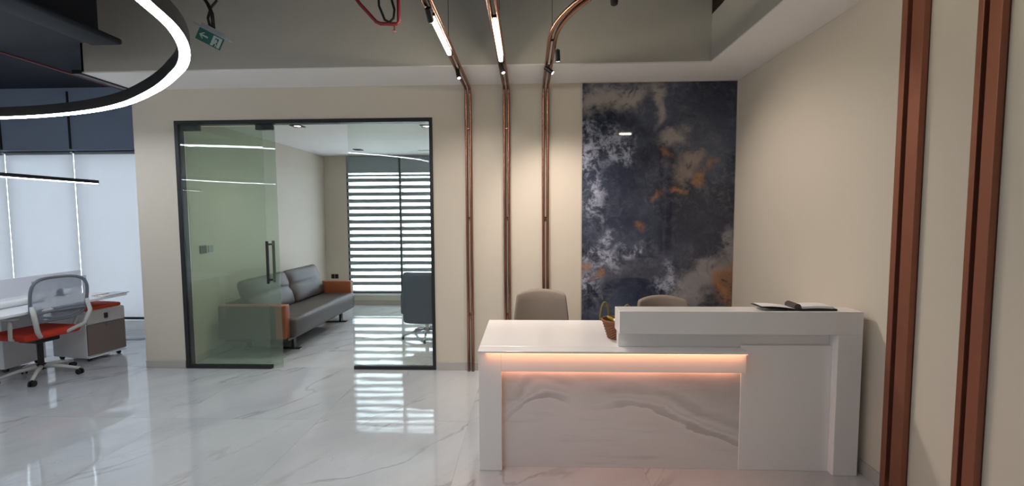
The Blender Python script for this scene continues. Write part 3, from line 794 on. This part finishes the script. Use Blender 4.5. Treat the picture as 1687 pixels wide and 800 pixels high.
zebra(-3.262, -2.309, 'zebra blind with open bands beside the sofa')
zebra(-2.275, -0.952, 'zebra blind with open bands behind the slate blue chair')

# sofa along the left wall
sofa = empty('sofa', (-3.2, 5.9, 0), 'grey leather sofa with cognac leather arms on dark skid legs', 'sofa')
SY0, SY1 = 4.93, 6.92
SB, SF = -3.60, -2.775
def lean(dx):
    return lambda q: Vector((q.x, q.y, q.z))
bm = rbox(B(), ((SB + SF) / 2 + .01, (SY0 + SY1) / 2, .30), (SF - SB + .05, SY1 - SY0 - .17, .235), .045, (4, 8, 2), fn=lambda q: Vector((q.x, q.y, q.z + (.008 * math.cos(q.y * 1.4) if q.z > 0 else 0)))); obj('seat', bm, MT['sofagrey'], sofa, smooth='all')
for a, b_ in ((SY0, SY0 + .10), (SY1 - .10, SY1)):
    bm = rbox(B(), ((SB + SF) / 2 - .015, (a + b_) / 2, .395), (SF - SB - .03, b_ - a, .40), .014, (3, 1, 3)); obj('arm', bm, MT['cognac'], sofa, smooth=True, label='cognac leather arm')
for y0_, y1_ in ((SY0 - .010, SY0 + .003), (SY1 - .003, SY1 + .010)):
    obj('arm_side_panel', bbox_bevel(SB + .005, SF - .15, y0_, y1_, .20, .585, .003), MT['sofagrey'], sofa, label='grey leather outer panel of the arm')
bm = rbox(B(), (SB + .06, (SY0 + SY1) / 2, .40), (.12, SY1 - SY0 - .19, .42), .03, (1, 6, 3)); obj('back', bm, MT['sofagrey'], sofa, smooth='all')
mid = 5.93
for a, b_ in ((SY0 + .105, mid), (mid + .01, SY1 - .105)):
    w_ = b_ - a
    TC = Matrix.Translation((-3.335, (a + b_) / 2, .640)) @ Matrix.Rotation(math.radians(-19), 4, 'Y')
    def puff(q, w_=w_):
        u, v = q.y / (w_ / 2), q.z / .235
        s_ = (1 - .35 * abs(u) ** 4) * (1 - .30 * abs(v) ** 4) - .28 * math.exp(-(v * 8) ** 2)
        return Vector((q.x * s_, q.y, q.z))
    bm = rbox(B(), (0, 0, 0), (.20, w_, .47), .05, (2, 8, 12), fn=puff, T=TC); obj('back_cushion', bm, MT['sofagrey'], sofa, smooth='all')
for y in (SY0 + .30, SY1 - .32):
    bm = B(); box(bm, SB + .10, SF - .02, y - .03, y + .03, 0, .012); box(bm, SB + .14, SB + .17, y - .03, y + .03, .012, .20); box(bm, SF - .12, SF - .09, y - .03, y + .03, .012, .20); obj('skid_leg', bm, MT['black'], sofa)
bm = B(); box(bm, SB + .05, SF - .02, SY0 + .02, SY1 - .02, .165, .21); obj('base_shade_frame', bm, MT['blackplastic'], sofa)  # black frame widened to nearly the whole footprint to deepen shade underneath

# wall fittings of the glazed room
def socket(name, bmf, label, cat):
    return obj(name, bmf, MT['blackplastic'], None, label=label, cat=cat)
sk = empty('wall_socket', (-3.545, YW, .52), 'small black double socket on the wall beside the window', 'socket')
bm = bbox_bevel(-3.60, -3.54, YW - .012, YW, .485, .565, .003); obj('faceplate', bm, MT['blackplastic'], sk)
bm = bbox_bevel(-3.53, -3.47, YW - .012, YW, .485, .565, .003); obj('faceplate', bm, MT['blackplastic'], sk)
sw = empty('light_switch', (XI0, 4.85, 1.25), 'dark double light switch on the wall behind the sliding door', 'switch')
bm = bbox_bevel(XI0, XI0 + .012, 4.80, 4.90, 1.21, 1.30, .003); obj('faceplate', bm, MT['blackplastic'], sw)
bm = bbox_bevel(XI0, XI0 + .010, 4.93, 5.01, 1.215, 1.295, .003); obj('faceplate', bm, MT['cassette'], sw)
# downlights
for (x, y, lb) in ((-2.755, 5.258, 'square black recessed downlight over the doorway side of the sofa'), (-2.754, 7.153, 'square black recessed downlight close to the blinds'), (-1.219, 5.36, 'bright square recessed downlight above the slate blue chair'), (-1.219, 7.153, 'square black recessed downlight behind the slate blue chair')):
    dl = empty('downlight', (x, y, ZI - .012), lb, 'downlight', 'downlights of the glazed room')
    bm = B()
    for a in ((-.065, .065, -.065, -.045), (-.065, .065, .045, .065), (-.065, -.045, -.045, .045), (.045, .065, -.045, .045)): box(bm, x + a[0], x + a[1], y + a[2], y + a[3], ZI - .010, ZI)
    obj('frame', bm, MT['black'], dl)
    bm = cyl(B(), (x, y, ZI - .006), (x, y, ZI - .001), .036, 18); obj('lens', bm, MT['down_lens'] if y < 6 else MT['chrome'], dl)
    if y < 6: lamp('SPOT', 'downlight_lamp', (x, y, ZI - .02), DOWN_W * 1.9, (1.0, .93, .82), dl, (x, y, 0), spot_size=math.radians(140), spot_blend=1.0, shadow_soft_size=.04)
for (x0_, x1_, y, lb) in ((-1.88, -1.30, 5.14, 'slim dark linear air slot in the ceiling near the glass front'), (-1.80, -1.10, 7.30, 'slim dark linear air slot in the ceiling near the blinds')):
    sl = empty('air_slot', ((x0_ + x1_) / 2, y, ZI - .004), lb, 'air vent', 'air slots of the glazed room')
    bm = B(); box(bm, x0_, x1_, y - .03, y - .022, ZI - .005, ZI); box(bm, x0_, x1_, y + .022, y + .03, ZI - .005, ZI); obj('frame', bm, MT['white'], sl)
    bm = B(); box(bm, x0_, x1_, y - .022, y + .022, ZI - .003, ZI); obj('slot', bm, MT['blackplastic'], sl)

# ------------------------------------------------------------------ chairs
def star_base(root, c, r, hub_z, n, m_leg, m_col, z_foot=.055, caster=True, a0=0.3, seat_z=.42, leg_r=.018):
    bm = B(); cyl(bm, (c[0], c[1], hub_z - .02), (c[0], c[1], seat_z), .025, 14); cyl(bm, (c[0], c[1], hub_z - .03), (c[0], c[1], hub_z + .03), .036, 14); obj('gas_column', bm, m_col, root, smooth=True)
    for i in range(n):
        a = a0 + 2 * math.pi * i / n; e = (c[0] + r * math.cos(a), c[1] + r * math.sin(a))
        bm = tube(B(), [(c[0] + .02 * math.cos(a), c[1] + .02 * math.sin(a), hub_z), ((c[0] + e[0]) / 2, (c[1] + e[1]) / 2, hub_z * .82 + z_foot * .18), (e[0], e[1], z_foot + .008)], leg_r, 8, rad=[leg_r * 1.2, leg_r, leg_r * .8])
        lg = obj('base_leg', bm, m_leg, root, smooth='all')
        if caster:
            bm = B()
            pa = a + 1.2; q = Vector((math.cos(pa), math.sin(pa), 0))
            for s in (-1, 1):
                c1 = Vector((e[0], e[1], .028)) + q * (.008 * s); cyl(bm, c1, c1 + q * (.014 * s), .028, 14)
            cyl(bm, (e[0], e[1], .03), (e[0], e[1], z_foot + .01), .008, 8)
            obj('caster', bm, MT['blackplastic'], lg, smooth=True)
        else:
            bm = cyl(B(), (e[0], e[1], 0), (e[0], e[1], z_foot + .006), .018, 12); obj('glide', bm, MT['blackplastic'], lg)

def desk_chair(c, rz, top, label):
    r = empty('office_chair', (c[0], c[1], 0), label, 'chair', 'taupe chairs behind the reception desk', rz=0)
    R = Matrix.Translation((c[0], c[1], 0)) @ Matrix.Rotation(rz, 4, 'Z')     # sitter faces -Y
    h = .50
    def sh(q):
        t = (q.z + h / 2) / h
        wv = 1.0 - .17 * t ** 1.3
        if t > .8: wv -= 0.0
        u = q.x / .24
        return Vector((q.x * wv, q.y - .06 * u * u + .05 * t, q.z - .028 * abs(u) ** 2.2 * t ** 3))
    bm = rbox(B(), (0, .23, top - h / 2), (.52, .06, h), .028, (10, 1, 8), fn=sh, T=R); obj('backrest', bm, MT['taupe'], r, smooth='all')
    bm = rbox(B(), (0, -.02, .46), (.50, .48, .09), .04, (6, 6, 1), T=R); obj('seat', bm, MT['taupe'], r, smooth='all')
    for s in (-1, 1):
        bm = tube(B(), [R @ Vector(p) for p in ((s * .24, .10, .45), (s * .285, .10, .47), (s * .29, .06, .62), (s * .285, -.10, .64), (s * .28, -.14, .63))], .014, 8); obj('armrest', bm, MT['chrome'], r, smooth='all')
    bm = tube(B(), [R @ Vector(p) for p in ((0, 0, .42), (0, .20, .42), (0, .25, .50), (0, .26, .62))], .02, 8); obj('back_bracket', bm, MT['black'], r, smooth='all')
    star_base(r, (c[0], c[1]), .29, .10, 5, MT['chrome'], MT['black'], a0=rz + .4)
    return r
desk_chair((0.122, 3.66), 0.0, .960, 'taupe upholstered office chair behind the low worktop')
desk_chair((1.20, 3.66), 0.05, .905, 'taupe upholstered office chair behind the raised ledge')

# slate blue lounge chair in the glazed room, seen from behind
lc = empty('lounge_chair', (-1.35, 5.78, 0), 'slate blue upholstered swivel chair on a polished star base', 'chair')
def lsh(q):
    u = q.x / .30; t = (q.z + .32) / .64
    return Vector((q.x * (1 - .04 * t), q.y + .07 * u * u - .03 * t, q.z))
bm = rbox(B(), (-1.345, 5.58, .560), (.57, .12, .68), .059, (8, 2, 8), fn=lsh); obj('backrest', bm, MT['bluechair'], lc, smooth='all')
bm = rbox(B(), (-1.345, 5.86, .40), (.56, .55, .16), .06, (6, 6, 2)); obj('seat', bm, MT['bluechair'], lc, smooth='all')
for s in (-1, 1):
    bm = rbox(B(), (-1.345 + s * .27, 5.82, .48), (.08, .46, .28), .035, (1, 5, 3)); obj('arm', bm, MT['bluechair'], lc, smooth='all')
star_base(lc, (-1.35, 5.78), .32, .11, 5, MT['chrome'], MT['chrome'], z_foot=.03, caster=False, a0=math.radians(205), seat_z=.34, leg_r=.014)

# ================================================================== OPEN OFFICE
# roller shades
gap = .004
for i, (a, b_, zt, lb) in enumerate(((mx[0], mx[1], 2.545, 'white roller shade at the far end of the office facade'), (mx[1], mx[2], 2.545, 'white roller shade behind the middle of the office bench'), (mx[2], mx[3], 2.545, 'white roller shade behind the mesh chair'), (mx[3], mx[4], 2.545, 'white roller shade next to the cream wall end'))):
    s = empty('roller_shade', ((a + b_) / 2, YF + .03, .16), lb, 'shade', 'roller shades of the office')
    bm = B(); box(bm, a + gap, b_ - gap, YF + .028, YF + .0295, .17, zt); obj('fabric', bm, MT['shade'], s)
    bm = cyl(B(), (a + .03, YF + .030, zt), (b_ - .03, YF + .030, zt), .022, 14); obj('roller', bm, MT['cassette'], s, smooth=True)
    bm = bbox_bevel(a + gap, b_ - gap, YF + .020, YF + .038, .15, .175, .004); obj('bottom_bar', bm, MT['frame'], s)

# bench desk running into depth
bd = empty('office_bench', (-5.35, 4.0, 0), 'long white double office bench by the shaded windows', 'desk')
BX0, BX1, BY0, BY1, BZ = -5.98, -4.735, 2.2, 4.985, .735
bm = bbox_bevel(BX0, -5.36, BY0, BY1, BZ - .025, BZ, .003); obj('tabletop', bm, MT['white'], bd)
bm = bbox_bevel(-5.34, BX1, BY0, BY1, BZ - .025, BZ, .003); obj('tabletop', bm, MT['white'], bd)
dv = empty('desk_divider', (-5.35, 3.6, BZ), 'low white acrylic divider standing along the middle of the bench', 'divider')
bm = bbox_bevel(-5.362, -5.338, BY0 + .05, BY1 + .06, BZ + .07, 1.00, .006); obj('screen', bm, MT['acrylic'], dv)
for y in (2.6, 3.7, 4.8):
    bm = B(); box(bm, -5.358, -5.342, y - .03, y + .03, BZ + .006, BZ + .08); box(bm, -5.40, -5.30, y - .03, y + .03, BZ, BZ + .006); obj('bracket', bm, MT['black'], dv)
for x in (BX0 + .08, BX1 - .12):
    for y in (BY0 + .08, BY1 - 1.25):
        bm = B(); box(bm, x - .025, x + .025, y - .025, y + .025, 0, BZ - .025); obj('leg', bm, MT['white'], bd)
bm = B(); box(bm, BX0 + .1, BX1 - .14, 3.6, 3.64, BZ - .075, BZ - .025); box(bm, -5.37, -5.33, BY0 + .08, BY1 - .1, BZ - .075, BZ - .025); obj('beam', bm, MT['white'], bd)

def pedestal(loc, rz, label, orange):
    r = empty('mobile_pedestal', loc, label, 'cabinet', 'mobile pedestals under the bench', rz=rz)
    W_, D_, H_ = .40, .50, .575                 # front faces +X locally
    bm = bbox_bevel(-D_, 0, -W_ / 2, W_ / 2, .055, H_, .004); obj('body', bm, MT['white'], r, local=True)
    bm = bbox_bevel(.0, .018, -W_ / 2 + .004, W_ / 2 - .004, .425, H_ - .004, .003); dr = obj('drawer', bm, MT['paledrawer'], r, local=True)
    bm = bbox_bevel(.018, .030, -.025, .012, .470, .530, .004); obj('handle', bm, MT['blackplastic'], dr, local=True)
    bm = bbox_bevel(.0, .018, -W_ / 2 + .004, W_ / 2 - .004, .075, .418, .003); dr = obj('drawer', bm, MT['brown'], r, local=True)
    bm = bbox_bevel(.018, .026, -.014, .004, .375, .402, .003); obj('handle', bm, MT['brown'], dr, local=True)
    bm = bbox_bevel(-D_, .02, -W_ / 2, W_ / 2, .045, .06, .003); obj('plinth', bm, MT['white'], r, local=True)
    if orange:
        bm = rbox(B(), (-D_ / 2, 0, H_ + .022), (D_ - .02, W_ - .02, .045), .02, (4, 4, 1)); obj('cushion', bm, MT['orange'], r, smooth='all', local=True)
    for x in (-D_ + .05, -.04):
        for y in (-W_ / 2 + .05, W_ / 2 - .05):
            bm = cyl(B(), (x, y - .012, .0235), (x, y + .012, .0235), .0235, 12); box(bm, x - .012, x + .012, y - .006, y + .006, .02, .05); obj('caster', bm, MT['blackplastic'], r, local=True)
    return r
pedestal((-4.885, 4.85, 0), math.radians(-10), 'white mobile pedestal with brown drawer and orange cushion top', True)
pedestal((-5.95, 4.50, 0), math.radians(180), 'white mobile pedestal under the window side of the bench', False)

# things on the bench
bm = rbox(B(), (-5.02, 4.80, BZ + .009), (.30, .21, .018), .003, (1, 1, 1)); obj('paper_stack', bm, MT['paper'], None, label='stack of white papers at the end of the bench', cat='papers')
pr = cyl(B(), (-5.10, 3.35, BZ + .035), (-5.16, 4.45, BZ + .035), .035, 20); obj('paper_roll', pr, MT['paper'], None, smooth=True, label='long white roll of drawings lying along the bench', cat='paper roll')
bm = bbox_bevel(-4.92, -4.74, 4.72, 5.02, BZ, BZ + .010, .003); obj('document_tray', bm, MT['chrome'], None, label='flat grey tray sticking out past the bench corner', cat='tray')

# mesh chair tucked under the bench
ch = empty('mesh_office_chair', (-4.955, 4.22, 0), 'pale grey mesh-back office chair with red seat tucked under the bench', 'chair')
CR = Matrix.Translation((-4.955, 4.22, 0)) @ Matrix.Rotation(math.radians(-8), 4, 'Z')     # sitter faces -X
def bk_pt(u, v):      # u -1..1 across, v 0..1 up
    w_ = .225 + .015 * math.sin(v * 2.5)
    return CR @ Vector((.27 - .06 * (1 - u * u) * 1.0 + .05 * v + .06 * 0 - .0, u * w_, .60 + .435 * v))
outl = []
for i in range(40):
    a = 2 * math.pi * i / 40; c_, s_ = math.cos(a), math.sin(a)
    k = 4.0; rr_ = (abs(c_) ** k + abs(s_) ** k) ** (-1 / k)
    outl.append(bk_pt(rr_ * c_, .5 + .5 * rr_ * s_))
obj('back_frame', tube(B(), outl, .014, 8, closed=True), MT['meshframe'], ch, smooth='all')
bm = B(); G = [[bm.verts.new(bk_pt(-.97 + 1.94 * i / 12, .03 + .94 * j / 10)) for i in range(13)] for j in range(11)]
for j in range(10):
    for i in range(12): bm.faces.new((G[j][i], G[j][i + 1], G[j + 1][i + 1], G[j + 1][i]))
obj('back_mesh', bm, MT['mesh'], ch, smooth='all')
bm = tube(B(), [bk_pt(u, .22) + CR.to_3x3() @ Vector((.014, 0, 0)) for u in [-.95 + 1.9 * i / 10 for i in range(11)]], .022, 8, ry=.012); obj('lumbar_bar', bm, MT['meshframe'], ch, smooth='all')
bm = tube(B(), [CR @ Vector(p) for p in ((.30, -.23, .78), (.33, -.235, .66), (.30, -.20, .53), (.20, -.12, .46), (.06, 0, .44), (.20, .12, .46), (.30, .20, .53), (.33, .235, .66), (.30, .23, .78))], .020, 8); obj('back_yoke', bm, MT['chairgrey'], ch, smooth='all')
for s in (-1, 1):
    bm = tube(B(), [CR @ Vector(p) for p in ((.05, s * .17, .43), (.06, s * .26, .46), (.10, s * .28, .60), (.10, s * .28, .655))], .016, 8)
    ar = obj('armrest', bm, MT['chairgrey'], ch, smooth='all')
    bm = rbox(B(), (.04, s * .28, .668), (.26, .075, .026), .012, (3, 1, 1), T=CR); obj('arm_pad', bm, MT['chairgrey'], ar, smooth='all')
bm = rbox(B(), (-.03, 0, .465), (.47, .48, .075), .034, (5, 5, 1), T=CR); obj('seat', bm, MT['redseat'], ch, smooth='all', label='red fabric seat')
bm = rbox(B(), (0, 0, .405), (.24, .20, .06), .015, (1, 1, 1), T=CR); obj('tilt_mechanism', bm, MT['blackplastic'], ch, smooth=True)
star_base(ch, (-4.955, 4.22), .31, .115, 5, MT['chairgrey'], MT['black'], a0=math.radians(235), seat_z=.39)
